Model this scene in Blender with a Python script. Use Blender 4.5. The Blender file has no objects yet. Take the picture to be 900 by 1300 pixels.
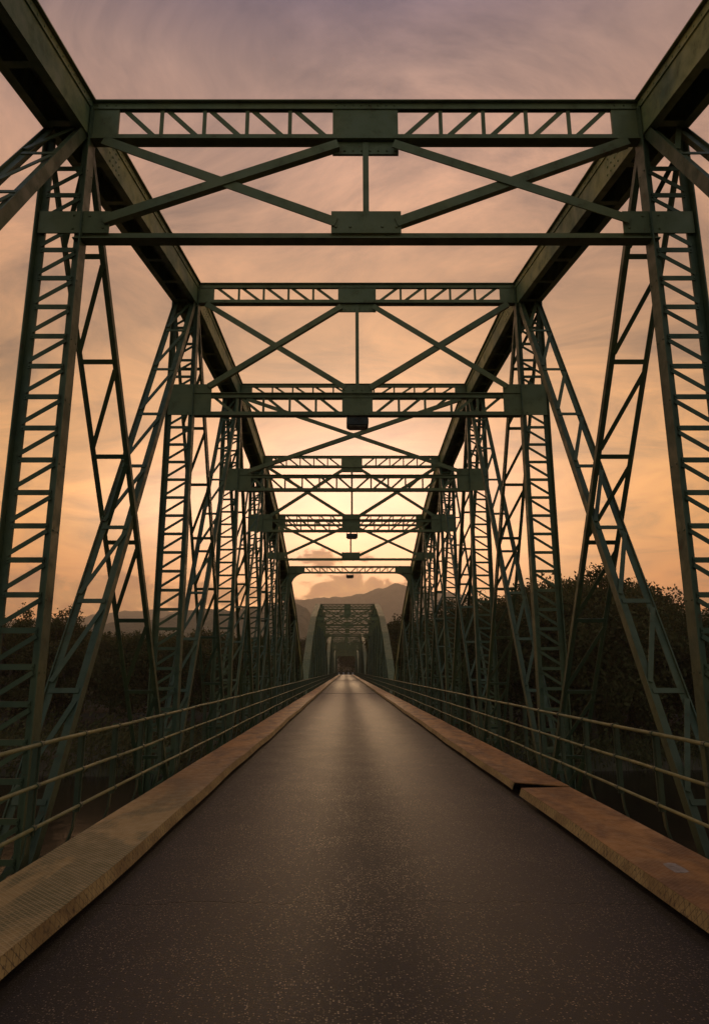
import bpy, math, random
from mathutils import Vector, Matrix
R = math.radians
scn = bpy.context.scene
C = scn.collection

# ------------------------------------------------------------------ camera
F_PX = 880.0
PITCH = math.atan(201.0 / F_PX)
cam_d = bpy.data.cameras.new('camera'); cam = bpy.data.objects.new('camera', cam_d); C.objects.link(cam)
cam_d.sensor_fit = 'VERTICAL'; cam_d.sensor_height = 36.0
cam_d.lens = F_PX * 36.0 / 1300.0
cam_d.shift_x = 11.5 / 1300.0
cam_d.clip_start = 0.05; cam_d.clip_end = 9000
CX, CZ = -0.22, 1.60
cam.location = (CX, 0, CZ)
cam.rotation_euler = (math.pi / 2 + PITCH, 0, 0)
scn.camera = cam

# ------------------------------------------------------------------ world, sun, exposure
SUN_EL, SUN_AZ = R(11.5), R(0.5)            # straight down the bridge, low behind thin cloud
world = bpy.data.worlds.new('World'); scn.world = world; world.use_nodes = True
scn.view_settings.view_transform = 'Standard'; scn.view_settings.look = 'None'
scn.view_settings.exposure = 0.20; scn.view_settings.gamma = 1.0
scn.view_settings.use_curve_mapping = False


def lin(*c):
    return tuple(((v / 255) / 12.92 if v / 255 <= .04045 else ((v / 255 + .055) / 1.055) ** 2.4) for v in c) + (1.0,)


class NT:
    """tiny helper for node graphs"""
    def __init__(s, tree): s.t = tree; s.n = tree.nodes; s.l = tree.links
    def new(s, typ, **kw):
        n = s.n.new(typ)
        for k, v in kw.items(): setattr(n, k, v)
        return n
    def put(s, sock, v):
        if hasattr(v, 'is_linked') or isinstance(v, bpy.types.NodeSocket): s.l.new(v, sock)
        elif v is not None: sock.default_value = v
    def math(s, op, a, b=None, c=None, clamp=False):
        n = s.new('ShaderNodeMath', operation=op); n.use_clamp = clamp
        s.put(n.inputs[0], a)
        if b is not None: s.put(n.inputs[1], b)
        if c is not None: s.put(n.inputs[2], c)
        return n.outputs[0]
    def maprange(s, v, a, b, c=0.0, d=1.0, smooth=True):
        n = s.new('ShaderNodeMapRange'); n.interpolation_type = 'SMOOTHSTEP' if smooth else 'LINEAR'
        s.put(n.inputs[0], v)
        for i, q in enumerate((a, b, c, d)): n.inputs[i + 1].default_value = q
        return n.outputs[0]
    def mix(s, f, a, b, mode='MIX'):
        n = s.new('ShaderNodeMix', data_type='RGBA', blend_type=mode)
        s.put(n.inputs[0], f); s.put(n.inputs[6], a); s.put(n.inputs[7], b)
        return n.outputs[2]
    def noise(s, vec, scale, detail=4, rough=.55, dist=0.0, out=0):
        n = s.new('ShaderNodeTexNoise'); s.put(n.inputs['Vector'], vec)
        n.inputs['Scale'].default_value = scale; n.inputs['Detail'].default_value = detail
        n.inputs['Roughness'].default_value = rough; n.inputs['Distortion'].default_value = dist
        return n.outputs[out]
    def ramp(s, v, stops):
        n = s.new('ShaderNodeValToRGB'); s.put(n.inputs[0], v)
        e = n.color_ramp.elements
        while len(e) < len(stops): e.new(0.5)
        for i, (p, c) in enumerate(stops): e[i].position = p; e[i].color = c
        return n.outputs[0]
    def comb(s, x, y, z):
        n = s.new('ShaderNodeCombineXYZ'); s.put(n.inputs[0], x); s.put(n.inputs[1], y); s.put(n.inputs[2], z)
        return n.outputs[0]


def build_world():
    w = NT(world.node_tree); w.n.clear()
    tc = w.new('ShaderNodeTexCoord')
    sep = w.new('ShaderNodeSeparateXYZ'); w.l.new(tc.outputs['Generated'], sep.inputs[0])
    x, y, z = sep.outputs
    el = w.math('MULTIPLY', w.math('ARCSINE', z), 57.2958)             # degrees of elevation
    az = w.math('MULTIPLY', w.math('ARCTAN2', x, y), 57.2958)          # degrees to the right of the road
    # clear-air sky above the thin cloud
    sky = w.new('ShaderNodeTexSky', sky_type='NISHITA'); sky.sun_disc = False
    sky.sun_elevation = SUN_EL; sky.sun_rotation = SUN_AZ; sky.dust_density = 3.0
    nish = w.mix(1.0, sky.outputs[0], (.085, .072, .070, 1), 'MULTIPLY')
    # thin high cloud lit from below the horizon: colour by elevation in the west ...
    t = w.maprange(el, -4, 66, 0, 1, smooth=False)
    def p(e): return (e + 4) / 70.0
    west = w.ramp(t, [(0, lin(150, 86, 44)), (p(3), lin(218, 120, 50)), (p(7), lin(238, 142, 56)), (p(11), lin(244, 162, 68)),
                      (p(16), lin(230, 162, 86)), (p(23), lin(203, 146, 90)), (p(31), lin(196, 144, 104)),
                      (p(39), lin(198, 151, 124)), (p(45), lin(174, 138, 124)), (p(51), lin(100, 90, 112)), (1, lin(92, 100, 138))])
    # ... and in the east, behind the camera
    east = w.ramp(t, [(0, lin(60, 62, 54)), (p(6), lin(128, 130, 112)), (p(14), lin(166, 167, 146)), (p(28), lin(160, 162, 150)), (p(50), lin(124, 126, 138)), (1, lin(86, 86, 100))])
    cloud = w.mix(w.maprange(y, -.55, .62), east, west)
    # streaks and soft lumps in the veil
    inv = w.math('DIVIDE', 1.0, w.math('ADD', w.math('ABSOLUTE', z), .18))
    px = w.math('MULTIPLY', x, inv); py = w.math('MULTIPLY', y, inv)
    pv = w.comb(px, py, 0.0)
    st = w.noise(w.comb(w.math('ADD', w.math('MULTIPLY', px, .75), w.math('MULTIPLY', py, .22)), w.math('MULTIPLY', py, 1.15), 3.1), 2.6, 8, .66, 1.1)
    so = w.noise(pv, 1.1, 5, .55, .3)
    var = w.math('ADD', w.math('MULTIPLY', w.math('SUBTRACT', st, .5), 3.0), w.math('MULTIPLY', w.math('SUBTRACT', so, .5), 1.0))
    var = w.math('ADD', 1.0, var)
    cloud = w.mix(1.0, cloud, w.comb(var, w.math('POWER', var, .9), w.math('POWER', var, .72)), 'MULTIPLY')
    col = w.mix(.80, nish, cloud)
    # glow of the hidden sun through the veil
    def glow(az0, el0, sa, se, col_, amt, base):
        dx = w.math('DIVIDE', w.math('SUBTRACT', az, az0), sa); dy = w.math('DIVIDE', w.math('SUBTRACT', el, el0), se)
        r2 = w.math('ADD', w.math('MULTIPLY', dx, dx), w.math('MULTIPLY', dy, dy))
        g = w.math('EXPONENT', w.math('MULTIPLY', r2, -1.0))
        g = w.math('MULTIPLY', g, w.math('ADD', .62, w.math('MULTIPLY', st, .76)))
        m = w.new('ShaderNodeVectorMath', operation='SCALE'); m.inputs[0].default_value = col_[:3]
        w.put(m.inputs['Scale'], w.math('MULTIPLY', g, amt))
        return w.mix(1.0, base, m.outputs[0], 'ADD')
    col = glow(1.5, 10.5, 24, 6.5, (1.0, .44, .08), .26, col)
    col = glow(.8, 13.2, 13.5, 6.6, (.60, .40, .58), .62, col)
    col = glow(-14.5, 12.4, 6.5, 3.0, (.5, .46, .40), .46, col)
    col = glow(14.5, 8.5, 5, 3.2, (.9, .52, .20), .30, col)
    # bank of low cumulus above the ridge
    cv = w.comb(w.math('MULTIPLY', az, .17), w.math('MULTIPLY', el, .30), 0.0)
    cn = w.noise(cv, 2.1, 9, .62, .55)
    def lump(a0, e0, sa, se):
        dx = w.math('DIVIDE', w.math('SUBTRACT', az, a0), sa); dy = w.math('DIVIDE', w.math('SUBTRACT', el, e0), se)
        return w.math('EXPONENT', w.math('MULTIPLY', w.math('ADD', w.math('MULTIPLY', dx, dx), w.math('MULTIPLY', dy, dy)), -1.0))
    m = lump(.6, 6.4, 6.0, 1.8)
    for a0, e0, sa, se in ((-1.0, 9.0, 3.0, .9), (-20, 5.6, 10, 2.1), (-10.5, 6.0, 7, 1.3), (20, 5.0, 9, 1.2)):
        m = w.math('MAXIMUM', m, lump(a0, e0, sa, se))
    bank = w.maprange(w.math('ADD', w.math('MULTIPLY', cn, 1.25), w.math('MULTIPLY', m, .52)), .84, 1.02)
    shade = w.maprange(el, 4.0, 9.5)
    bcol = w.mix(shade, lin(190, 122, 84), lin(176, 124, 100))
    bcol = w.mix(w.maprange(cn, .30, .72), lin(240, 176, 112), bcol)
    bank = w.math('MULTIPLY', bank, w.maprange(y, .3, .7))
    col = w.mix(w.math('MULTIPLY', bank, .86), col, bcol)
    bg = w.new('ShaderNodeBackground'); w.l.new(col, bg.inputs[0]); bg.inputs[1].default_value = 1.0
    out = w.new('ShaderNodeOutputWorld'); w.l.new(bg.outputs[0], out.inputs[0])


build_world()
sun_d = bpy.data.lights.new('sun', 'SUN'); sun = bpy.data.objects.new('sun', sun_d); C.objects.link(sun)
sun_d.energy = 0.4; sun_d.angle = R(12); sun_d.color = (1.0, .66, .34)
sd = Vector((math.sin(SUN_AZ) * math.cos(SUN_EL), math.cos(SUN_AZ) * math.cos(SUN_EL), math.sin(SUN_EL)))
sun.rotation_euler = (-sd).to_track_quat('-Z', 'Y').to_euler()

# ------------------------------------------------------------------ materials
def new_mat(name):
    m = bpy.data.materials.new(name); m.use_nodes = True
    n = NT(m.node_tree); bs = n.n['Principled BSDF']
    return m, n, bs


def obj_coord(n):
    tc = n.new('ShaderNodeTexCoord'); return tc.outputs['Object']


def geo_pos(n):
    return n.new('ShaderNodeNewGeometry').outputs['Position']


def bump(n, bs, h, strength, dist):
    b = n.new('ShaderNodeBump'); b.inputs['Strength'].default_value = strength; b.inputs['Distance'].default_value = dist
    n.put(b.inputs['Height'], h); n.l.new(b.outputs[0], bs.inputs['Normal'])


def steel_mat(name, base, worn, rust_amt=.5, rough=.52):
    m, n, bs = new_mat(name)
    p = geo_pos(n)
    a = n.noise(p, .8, 6, .6, .4); b = n.noise(p, 5.5, 6, .65); c = n.noise(p, 40, 3, .6)
    col = n.mix(n.maprange(a, .36, .68), base, worn)
    col = n.mix(n.math('MULTIPLY', n.maprange(b, .45, .75), .45), col, tuple(v * .55 for v in base[:3]) + (1,))
    rs = n.math('ADD', n.math('MULTIPLY', b, .6), n.math('MULTIPLY', c, .4))
    col = n.mix(n.math('MULTIPLY', n.maprange(rs, .57, .68), rust_amt), col, (.11, .045, .018, 1))
    n.l.new(col, bs.inputs['Base Color'])
    n.put(bs.inputs['Roughness'], n.maprange(b, .3, .7, rough - .1, rough + .18))
    bump(n, bs, n.math('ADD', n.math('MULTIPLY', b, .6), c), .35, .004)
    return m


M = {}
M['steel'] = steel_mat('green_steel', (.060, .094, .054, 1), (.105, .124, .052, 1), .75)
M['chord'] = steel_mat('weathered_chord_steel', (.105, .170, .095, 1), (.33, .35, .13, 1), .4, .6)
M['strut'] = steel_mat('strut_steel', (.140, .165, .080, 1), (.195, .195, .078, 1), .7)
M['cover'] = steel_mat('chord_cover_steel', (.120, .150, .060, 1), (.18, .19, .070, 1), .4)  # same paint as the chord; dimmer light on the plates put into its colour
M['rail'] = steel_mat('rail_tube_steel', (.19, .21, .10, 1), (.28, .26, .10, 1), .45, .6)
M['railpost'] = steel_mat('rail_post_steel', (.06, .085, .052, 1), (.09, .10, .052, 1), .5)
M['iron'] = steel_mat('dark_iron', (.02, .022, .02, 1), (.03, .03, .026, 1), .6)


def kerb_mats():
    # rusty plate with mossy worn green-yellow paint in the nearest metres of the left side
    m, n, bs = new_mat('rusty_tread_plate')
    p = geo_pos(n); s = n.new('ShaderNodeSeparateXYZ'); n.l.new(p, s.inputs[0]); x, y, z = s.outputs
    sv = n.comb(n.math('MULTIPLY', x, 2.2), n.math('MULTIPLY', y, .8), z)
    a = n.noise(sv, 1.1, 7, .62, .6); b = n.noise(p, 7, 6, .7); g = n.noise(p, 60, 3, .6)
    rust = n.mix(n.maprange(a, .35, .66), (.15, .055, .016, 1), (.42, .185, .045, 1))
    rust = n.mix(n.math('MULTIPLY', n.maprange(b, .5, .75), .5), rust, (.10, .075, .045, 1))
    paint = n.mix(n.maprange(a, .47, .60), (.17, .175, .050, 1), (.70, .48, .17, 1))
    left = n.maprange(x, -1.0, -1.6)
    near = n.maprange(n.math('ADD', y, n.math('MULTIPLY', b, 3.0)), 11.5, 8.6)
    col = n.mix(n.math('MULTIPLY', left, near), rust, paint)
    fl = n.maprange(n.noise(sv, 2.3, 6, .65), .62, .72)
    col = n.mix(n.math('MULTIPLY', fl, .45), col, (.33, .26, .18, 1))
    pass
    w1 = n.new('ShaderNodeTexWave', wave_type='BANDS', bands_direction='DIAGONAL'); n.l.new(p, w1.inputs[0]); w1.inputs['Scale'].default_value = 13
    mp = n.new('ShaderNodeMapping'); mp.inputs['Scale'].default_value = (-1, 1, 1); n.l.new(p, mp.inputs[0])
    w2 = n.new('ShaderNodeTexWave', wave_type='BANDS', bands_direction='DIAGONAL'); n.l.new(mp.outputs[0], w2.inputs[0]); w2.inputs['Scale'].default_value = 13
    ht = n.math('MAXIMUM', n.maprange(w1.outputs[1], .72, .9), n.maprange(w2.outputs[1], .72, .9))
    worn = n.math('MULTIPLY', ht, n.math('MULTIPLY', n.maprange(left, 0, 1, .12, .55), n.maprange(y, 16, 7)))
    col = n.mix(n.math('MULTIPLY', left, n.maprange(y, 16, 7, 0, .70)), col, n.mix(.65, col, (.02, .018, .010, 1)))
    col = n.mix(worn, col, (.50, .38, .20, 1))                      # raised tread worn pale
    n.l.new(col, bs.inputs['Base Color']); n.put(bs.inputs['Roughness'], n.maprange(b, .3, .7, .42, .75))
    bump(n, bs, n.math('ADD', n.math('MULTIPLY', ht, n.maprange(left, 0, 1, .35, 1.0)), n.math('MULTIPLY', g, .7)), .7, .004)
    M['kerb'] = m
    m, n, bs = new_mat('kerb_edge_plate')
    p = geo_pos(n); a = n.noise(p, 2.2, 6, .65); b = n.noise(p, 26, 5, .7)
    col = n.mix(n.maprange(a, .35, .65), (.24, .16, .06, 1), (.46, .34, .14, 1))
    col = n.mix(n.maprange(b, .50, .70), col, (.06, .035, .018, 1))
    s = n.new('ShaderNodeSeparateXYZ'); n.l.new(p, s.inputs[0])
    u = n.math('ADD', s.outputs[1], n.math('MULTIPLY', s.outputs[2], .9)); v = n.math('SUBTRACT', s.outputs[1], n.math('MULTIPLY', s.outputs[2], .9))
    def grid(q): return n.maprange(n.math('ABSOLUTE', n.math('SUBTRACT', n.math('FRACT', n.math('MULTIPLY', q, 13.0)), .5)), .07, .02)
    net = n.math('MAXIMUM', grid(u), grid(v))
    net = n.math('MULTIPLY', net, n.maprange(a, .30, .55, .25, 1.0))
    col = n.mix(n.math('MULTIPLY', net, .75), col, (.045, .022, .012, 1))
    n.l.new(col, bs.inputs['Base Color']); bs.inputs['Roughness'].default_value = .6
    bump(n, bs, n.math('ADD', b, net), .5, .004)
    M['kerbedge'] = m


kerb_mats()


def road_mat():
    m, n, bs = new_mat('asphalt')
    p = geo_pos(n); s = n.new('ShaderNodeSeparateXYZ'); n.l.new(p, s.inputs[0]); x, y, z = s.outputs
    big = n.noise(n.comb(n.math('MULTIPLY', x, 1.6), n.math('MULTIPLY', y, .35), 0), .9, 6, .6, .3)
    gr = n.noise(p, 48, 6, .9)
    col = n.mix(n.maprange(big, .3, .7), (.026, .032, .050, 1), (.050, .054, .082, 1))
    col = n.mix(n.maprange(gr, .45, .56), (.006, .006, .008, 1), col)
    # single pale stones in the binder
    vo = n.new('ShaderNodeTexVoronoi'); vo.inputs['Scale'].default_value = 72; n.l.new(p, vo.inputs[0])
    cs = n.new('ShaderNodeSeparateColor'); n.l.new(vo.outputs['Color'], cs.inputs[0])
    patch = n.noise(p, 1.3, 4, .6)
    thr = n.math('SUBTRACT', .88, n.math('MULTIPLY', n.maprange(patch, .34, .62), .40))
    pick = n.math('GREATER_THAN', cs.outputs[0], thr)
    stone = n.math('MULTIPLY', pick, n.maprange(vo.outputs['Distance'], .46, .28))
    scol = n.mix(n.math('POWER', cs.outputs[1], 2.2), (.15, .12, .10, 1), (.75, .60, .46, 1))
    col = n.mix(stone, col, scol)
    # two bands polished by tyres, dull strip between and by the kerbs
    ax = n.math('ABSOLUTE', n.math('SUBTRACT', x, .02))
    band = n.math('MULTIPLY', n.maprange(ax, .0, .62), n.maprange(ax, 1.85, .85))
    col = n.mix(n.math('MULTIPLY', n.math('SUBTRACT', 1.0, band), .48), col, (.016, .014, .018, 1))
    kerb_shade = n.maprange(n.math('ADD', n.math('ABSOLUTE', x), n.math('MULTIPLY', n.math('SUBTRACT', patch, .5), .10)), 1.86, 1.93)
    col = n.mix(kerb_shade, col, (.006, .005, .004, 1))                    # shade under the kerb overhang, painted into the asphalt colour
    # transverse cracks over the floor beams
    wob = n.math('MULTIPLY', n.math('SUBTRACT', n.noise(n.comb(x, n.math('MULTIPLY', y, .1), 0), 3.2, 6, .75), .5), .34)
    crack = None
    for yc, wd in ((5.35, .011), (10.7, .010), (16.2, .016), (21.9, .015), (27.6, .014), (33.3, .014), (39.2, .02), (61.0, .05), (75, .05), (96, .05)):
        d = n.math('ABSOLUTE', n.math('SUBTRACT', n.math('ADD', y, wob), yc))
        k = n.maprange(d, wd, wd * .35)
        crack = k if crack is None else n.math('MAXIMUM', crack, k)
    crack = n.math('MULTIPLY', crack, n.maprange(n.noise(p, 2.5, 4, .6), .36, .5, .25, 1))
    col = n.mix(n.math('MULTIPLY', crack, .8), col, (.010, .008, .008, 1))
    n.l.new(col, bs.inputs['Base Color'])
    ro = n.math('SUBTRACT', .66, n.math('MULTIPLY', band, .14)); ro = n.math('ADD', ro, n.math('MULTIPLY', n.math('SUBTRACT', gr, .5), .9), None, True)
    ro = n.math('SUBTRACT', ro, n.math('MULTIPLY', stone, .28))
    n.put(bs.inputs['Roughness'], ro); bs.inputs['Specular IOR Level'].default_value = .38
    h = n.math('ADD', n.math('MULTIPLY', gr, 1.0), n.math('MULTIPLY', stone, .5)); h = n.math('SUBTRACT', h, n.math('MULTIPLY', crack, 2.0))
    bump(n, bs, h, 1.0, .018)
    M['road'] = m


road_mat()


def simple_mat(key, c1, c2, scale, rough, bstr=.4, bdist=.05, spec=.3):
    m, n, bs = new_mat(key)
    p = geo_pos(n); a = n.noise(p, scale, 7, .65, .3)
    n.l.new(n.mix(n.maprange(a, .32, .68), c1, c2), bs.inputs['Base Color'])
    bs.inputs['Roughness'].default_value = rough; bs.inputs['Specular IOR Level'].default_value = spec
    bump(n, bs, n.noise(p, scale * 6, 5, .6), bstr, bdist)
    M[key] = m


simple_mat('earth', (.045, .050, .026, 1), (.085, .072, .045, 1), .12, .95, .6, .3)
simple_mat('forest_hill', (.070, .080, .045, 1), (.150, .145, .085, 1), .02, .95, .8, 6)
simple_mat('concrete', (.22, .20, .17, 1), (.33, .31, .27, 1), .8, .85, .4, .02)
simple_mat('bark', (.045, .035, .026, 1), (.085, .068, .05, 1), 3, .9, .6, .03)
simple_mat('rubber', (.012, .012, .012, 1), (.02, .02, .02, 1), 6, .8)
simple_mat('white_paint', (.66, .64, .60, 1), (.78, .76, .72, 1), 4, .6, .2, .005)
simple_mat('pale_patch', (.20, .16, .13, 1), (.42, .37, .33, 1), 14, .7, .3, .003)


def water_mat():
    m, n, bs = new_mat('river_water')
    p = geo_pos(n)
    bs.inputs['Base Color'].default_value = (.012, .011, .007, 1); bs.inputs['Roughness'].default_value = .15
    bs.inputs['IOR'].default_value = 1.33
    h = n.math('ADD', n.noise(p, 1.4, 5, .6, .4), n.math('MULTIPLY', n.noise(p, .22, 3, .5), 1.6))
    bump(n, bs, h, .30, .05); M['water'] = m


water_mat()


def leaf_mat(key, c1, c2):
    m, n, bs = new_mat(key)
    oi = n.new('ShaderNodeObjectInfo')
    g = n.new('ShaderNodeNewGeometry')
    f = n.math('ADD', n.math('MULTIPLY', g.outputs['Random Per Island'], .75), n.math('MULTIPLY', oi.outputs['Random'], .25))
    col = n.mix(f, c1, c2)
    d = n.new('ShaderNodeBsdfDiffuse'); n.l.new(col, d.inputs[0])
    t = n.new('ShaderNodeBsdfTranslucent'); n.l.new(n.mix(.5, col, (.11, .10, .02, 1)), t.inputs[0])
    ms = n.new('ShaderNodeMixShader'); ms.inputs[0].default_value = .28
    n.l.new(d.outputs[0], ms.inputs[1]); n.l.new(t.outputs[0], ms.inputs[2])
    n.l.new(ms.outputs[0], n.n['Material Output'].inputs[0])
    M[key] = m


leaf_mat('leaf_dark', (.030, .044, .020, 1), (.070, .078, .034, 1))
leaf_mat('leaf_olive', (.045, .055, .022, 1), (.105, .100, .045, 1))
leaf_mat('leaf_scrub', (.040, .050, .022, 1), (.120, .115, .055, 1))

# ------------------------------------------------------------------ mesh helpers
class MB:
    def __init__(s): s.v = []; s.f = []
    def add(s, vs, fs):
        o = len(s.v); s.v += [tuple(q) for q in vs]; s.f += [tuple(i + o for i in f) for f in fs]
    def box(s, x0, x1, y0, y1, z0, z1):
        s.add([(x0, y0, z0), (x1, y0, z0), (x1, y1, z0), (x0, y1, z0), (x0, y0, z1), (x1, y0, z1), (x1, y1, z1), (x0, y1, z1)],
              [(0, 3, 2, 1), (4, 5, 6, 7), (0, 1, 5, 4), (1, 2, 6, 5), (2, 3, 7, 6), (3, 0, 4, 7)])
    def bar(s, a, b, w, t, up=(0, 0, 1), off=(0, 0)):
        """rectangular bar a->b; w across (side = dir x up), t along up"""
        a = Vector(a); b = Vector(b); d = (b - a).normalized(); u = Vector(up)
        sd_ = d.cross(u)
        if sd_.length < 1e-5: sd_ = d.cross(Vector((0, 1, 0)))
        sd_.normalize(); u = sd_.cross(d).normalized()
        vs = []
        for p in (a, b):
            for i, j in ((-1, -1), (1, -1), (1, 1), (-1, 1)):
                vs.append(p + sd_ * (i * w / 2 + off[0]) + u * (j * t / 2 + off[1]))
        s.add(vs, [(0, 1, 2, 3), (7, 6, 5, 4), (0, 4, 5, 1), (1, 5, 6, 2), (2, 6, 7, 3), (3, 7, 4, 0)])
    def tube(s, pts, r, n=8, cap=True):
        pts = [Vector(p) for p in pts]; rings = []
        rr = r if isinstance(r, (list, tuple)) else [r] * len(pts)
        for i, p in enumerate(pts):
            d = (pts[min(i + 1, len(pts) - 1)] - pts[max(i - 1, 0)]).normalized()
            u = Vector((0, 0, 1)) if abs(d.z) < .9 else Vector((0, 1, 0))
            a = d.cross(u).normalized(); b = a.cross(d)
            rings.append([p + (a * math.cos(k * 2 * math.pi / n) + b * math.sin(k * 2 * math.pi / n)) * rr[i] for k in range(n)])
        vs = [q for ring in rings for q in ring]; fs = []
        for i in range(len(pts) - 1):
            for k in range(n):
                fs.append((i * n + k, i * n + (k + 1) % n, (i + 1) * n + (k + 1) % n, (i + 1) * n + k))
        if cap: fs.append(tuple(range(n))[::-1]); fs.append(tuple((len(pts) - 1) * n + k for k in range(n)))
        s.add(vs, fs)
    def sweep(s, path, x0, x1, n0, n1):
        """rectangle (x0..x1 across, n0..n1 along the normal) swept over a y,z polyline with mitred joints"""
        vs = []; k = len(path)
        for i, (y, z) in enumerate(path):
            def nrm(a, b):
                d = Vector((b[0] - a[0], b[1] - a[1])).normalized(); return Vector((-d.y, d.x))
            if i == 0: m = nrm(path[0], path[1])
            elif i == k - 1: m = nrm(path[-2], path[-1])
            else:
                a = nrm(path[i - 1], path[i]); b = nrm(path[i], path[i + 1]); m = (a + b).normalized(); m = m / max(.3, m.dot(a))
            for xx, nn in ((x0, n0), (x1, n0), (x1, n1), (x0, n1)):
                vs.append((xx, y + m.x * nn, z + m.y * nn))
        fs = [(0, 1, 2, 3), tuple((k - 1) * 4 + q for q in (3, 2, 1, 0))]
        for i in range(k - 1):
            for q in range(4): fs.append((i * 4 + q, (i + 1) * 4 + q, (i + 1) * 4 + (q + 1) % 4, i * 4 + (q + 1) % 4))
        s.add(vs, fs)
    def rivet(s, p, nrm, r=.016, h=.009):
        p = Vector(p); nn = Vector(nrm).normalized(); u = nn.orthogonal().normalized(); w_ = nn.cross(u)
        vs = [p + (u * math.cos(k * math.pi / 3) + w_ * math.sin(k * math.pi / 3)) * r for k in range(6)]
        vs += [p + nn * h + (u * math.cos(k * math.pi / 3) + w_ * math.sin(k * math.pi / 3)) * r * .55 for k in range(6)]
        s.add(vs, [tuple(range(6, 12))] + [(k, (k + 1) % 6, 6 + (k + 1) % 6, 6 + k) for k in range(6)])
    def poly_prism(s, pts, y0, y1):
        """outline in x,z extruded along y"""
        n = len(pts); vs = [(x, y0, z) for x, z in pts] + [(x, y1, z) for x, z in pts]
        s.add(vs, [tuple(range(n)), tuple(range(n, 2 * n))[::-1]] + [(i, i + n, (i + 1) % n + n, (i + 1) % n) for i in range(n)])
    def build(s, name, mat, parent=None, smooth=False):
        me = bpy.data.meshes.new(name); me.from_pydata(s.v, [], s.f)
        me.materials.append(M[mat] if isinstance(mat, str) else mat)
        if smooth:
            for p in me.polygons: p.use_smooth = True
        me.update()
        o = bpy.data.objects.new(name, me); C.objects.link(o)
        if parent: o.parent = parent
        return o


def fixn(o):
    import bmesh
    bm = bmesh.new(); bm.from_mesh(o.data); bmesh.ops.recalc_face_normals(bm, faces=bm.faces); bm.to_mesh(o.data); bm.free()
    return o


def tag(o, label=None, cat=None, group=None, kind=None):
    if label: o['label'] = label
    if cat: o['category'] = cat
    if group: o['group'] = group
    if kind: o['kind'] = kind
    return o


def empty(name, loc=(0, 0, 0), rz=0):
    o = bpy.data.objects.new(name, None); C.objects.link(o); o.location = loc; o.rotation_euler = (0, 0, rz)
    o.empty_display_size = .3
    return o


def copy_tree(o, parent=None):
    kids = list(o.children)
    c = o.copy(); C.objects.link(c); c.parent = parent
    for k in kids: copy_tree(k, c)
    return c


# ------------------------------------------------------------------ terrain, river, hills
L = 5.47; D1 = 6.53
YC = D1 + 2 * L                # centre of the nearest span
SPAN = 12 * L
WATER = -7.4


def hsh(x, y):
    v = math.sin(x * 12.9898 + y * 78.233) * 43758.5453; return v - math.floor(v)


def vnoise(x, y):
    xi, yi = math.floor(x), math.floor(y); fx, fy = x - xi, y - yi
    fx = fx * fx * (3 - 2 * fx); fy = fy * fy * (3 - 2 * fy)
    a, b, c, d = hsh(xi, yi), hsh(xi + 1, yi), hsh(xi, yi + 1), hsh(xi + 1, yi + 1)
    return a + (b - a) * fx + (c - a) * fy + (a - b - c + d) * fx * fy


def sstep(a, b, v):
    t = max(0, min(1, (v - a) / (b - a))); return t * t * (3 - 2 * t)


def ground_z(x, y):
    bank = 62 + 5 * (vnoise(x * .03 + 3, 1.7) - .5) * 2
    z = -9.6 + 3.6 * sstep(bank - 5, bank + 9, y) + 1.6 * sstep(bank + 5, bank + 60, y)
    z += 3.4 * sstep(bank + 90, 238, y)
    z += (vnoise(x * .08, y * .08) - .5) * 1.6 * sstep(bank, bank + 20, y)
    z += 6.0 * sstep(-48, -80, y)
    if y > 200: z = z + (-.12 - z) * sstep(14, 5, abs(x)) * sstep(235, 247, y)
    if y > 300: z += 6 * sstep(300, 900, y)
    return z


def grid_mesh(name, xs, ys, fn, mat):
    mb = MB(); nx = len(xs)
    mb.v = [(x, y, fn(x, y)) for y in ys for x in xs]
    mb.f = [(j * nx + i, j * nx + i + 1, (j + 1) * nx + i + 1, (j + 1) * nx + i) for j in range(len(ys) - 1) for i in range(nx - 1)]
    return mb.build(name, mat, smooth=True)


def spaced(a, b, near, far):
    out = [0.0]; st = near
    while out[-1] < b: out.append(out[-1] + st); st = min(far, st * 1.09)
    neg = [0.0]; st = near
    while neg[-1] > a: neg.append(neg[-1] - st); st = min(far, st * 1.09)
    return sorted(set(neg + out))


gx = spaced(-3500, 3500, 3.0, 120)
gy = [y for y in spaced(-400, 3700, 3.0, 120) if y < 30] + [30 + i * 3.0 for i in range(90)]
yy = 300.0
while yy < 3700: gy.append(yy); yy += max(6, (yy - 290) * .12)
tag(grid_mesh('ground', gx, sorted(set(gy)), ground_z, 'earth'), kind='structure')
wb = MB(); wb.v = [(-2500, -90, WATER), (2500, -90, WATER), (2500, 90, WATER), (-2500, 90, WATER)]; wb.f = [(0, 1, 2, 3)]
tag(wb.build('river', 'water'), kind='structure')


def px_dir(px, py):
    v = Vector(((px - 438.5) / F_PX, 1.0, (650 - py) / F_PX))
    c, s_ = math.cos(PITCH), math.sin(PITCH)
    return Vector((v.x, v.y * c - v.z * s_, v.y * s_ + v.z * c))


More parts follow.
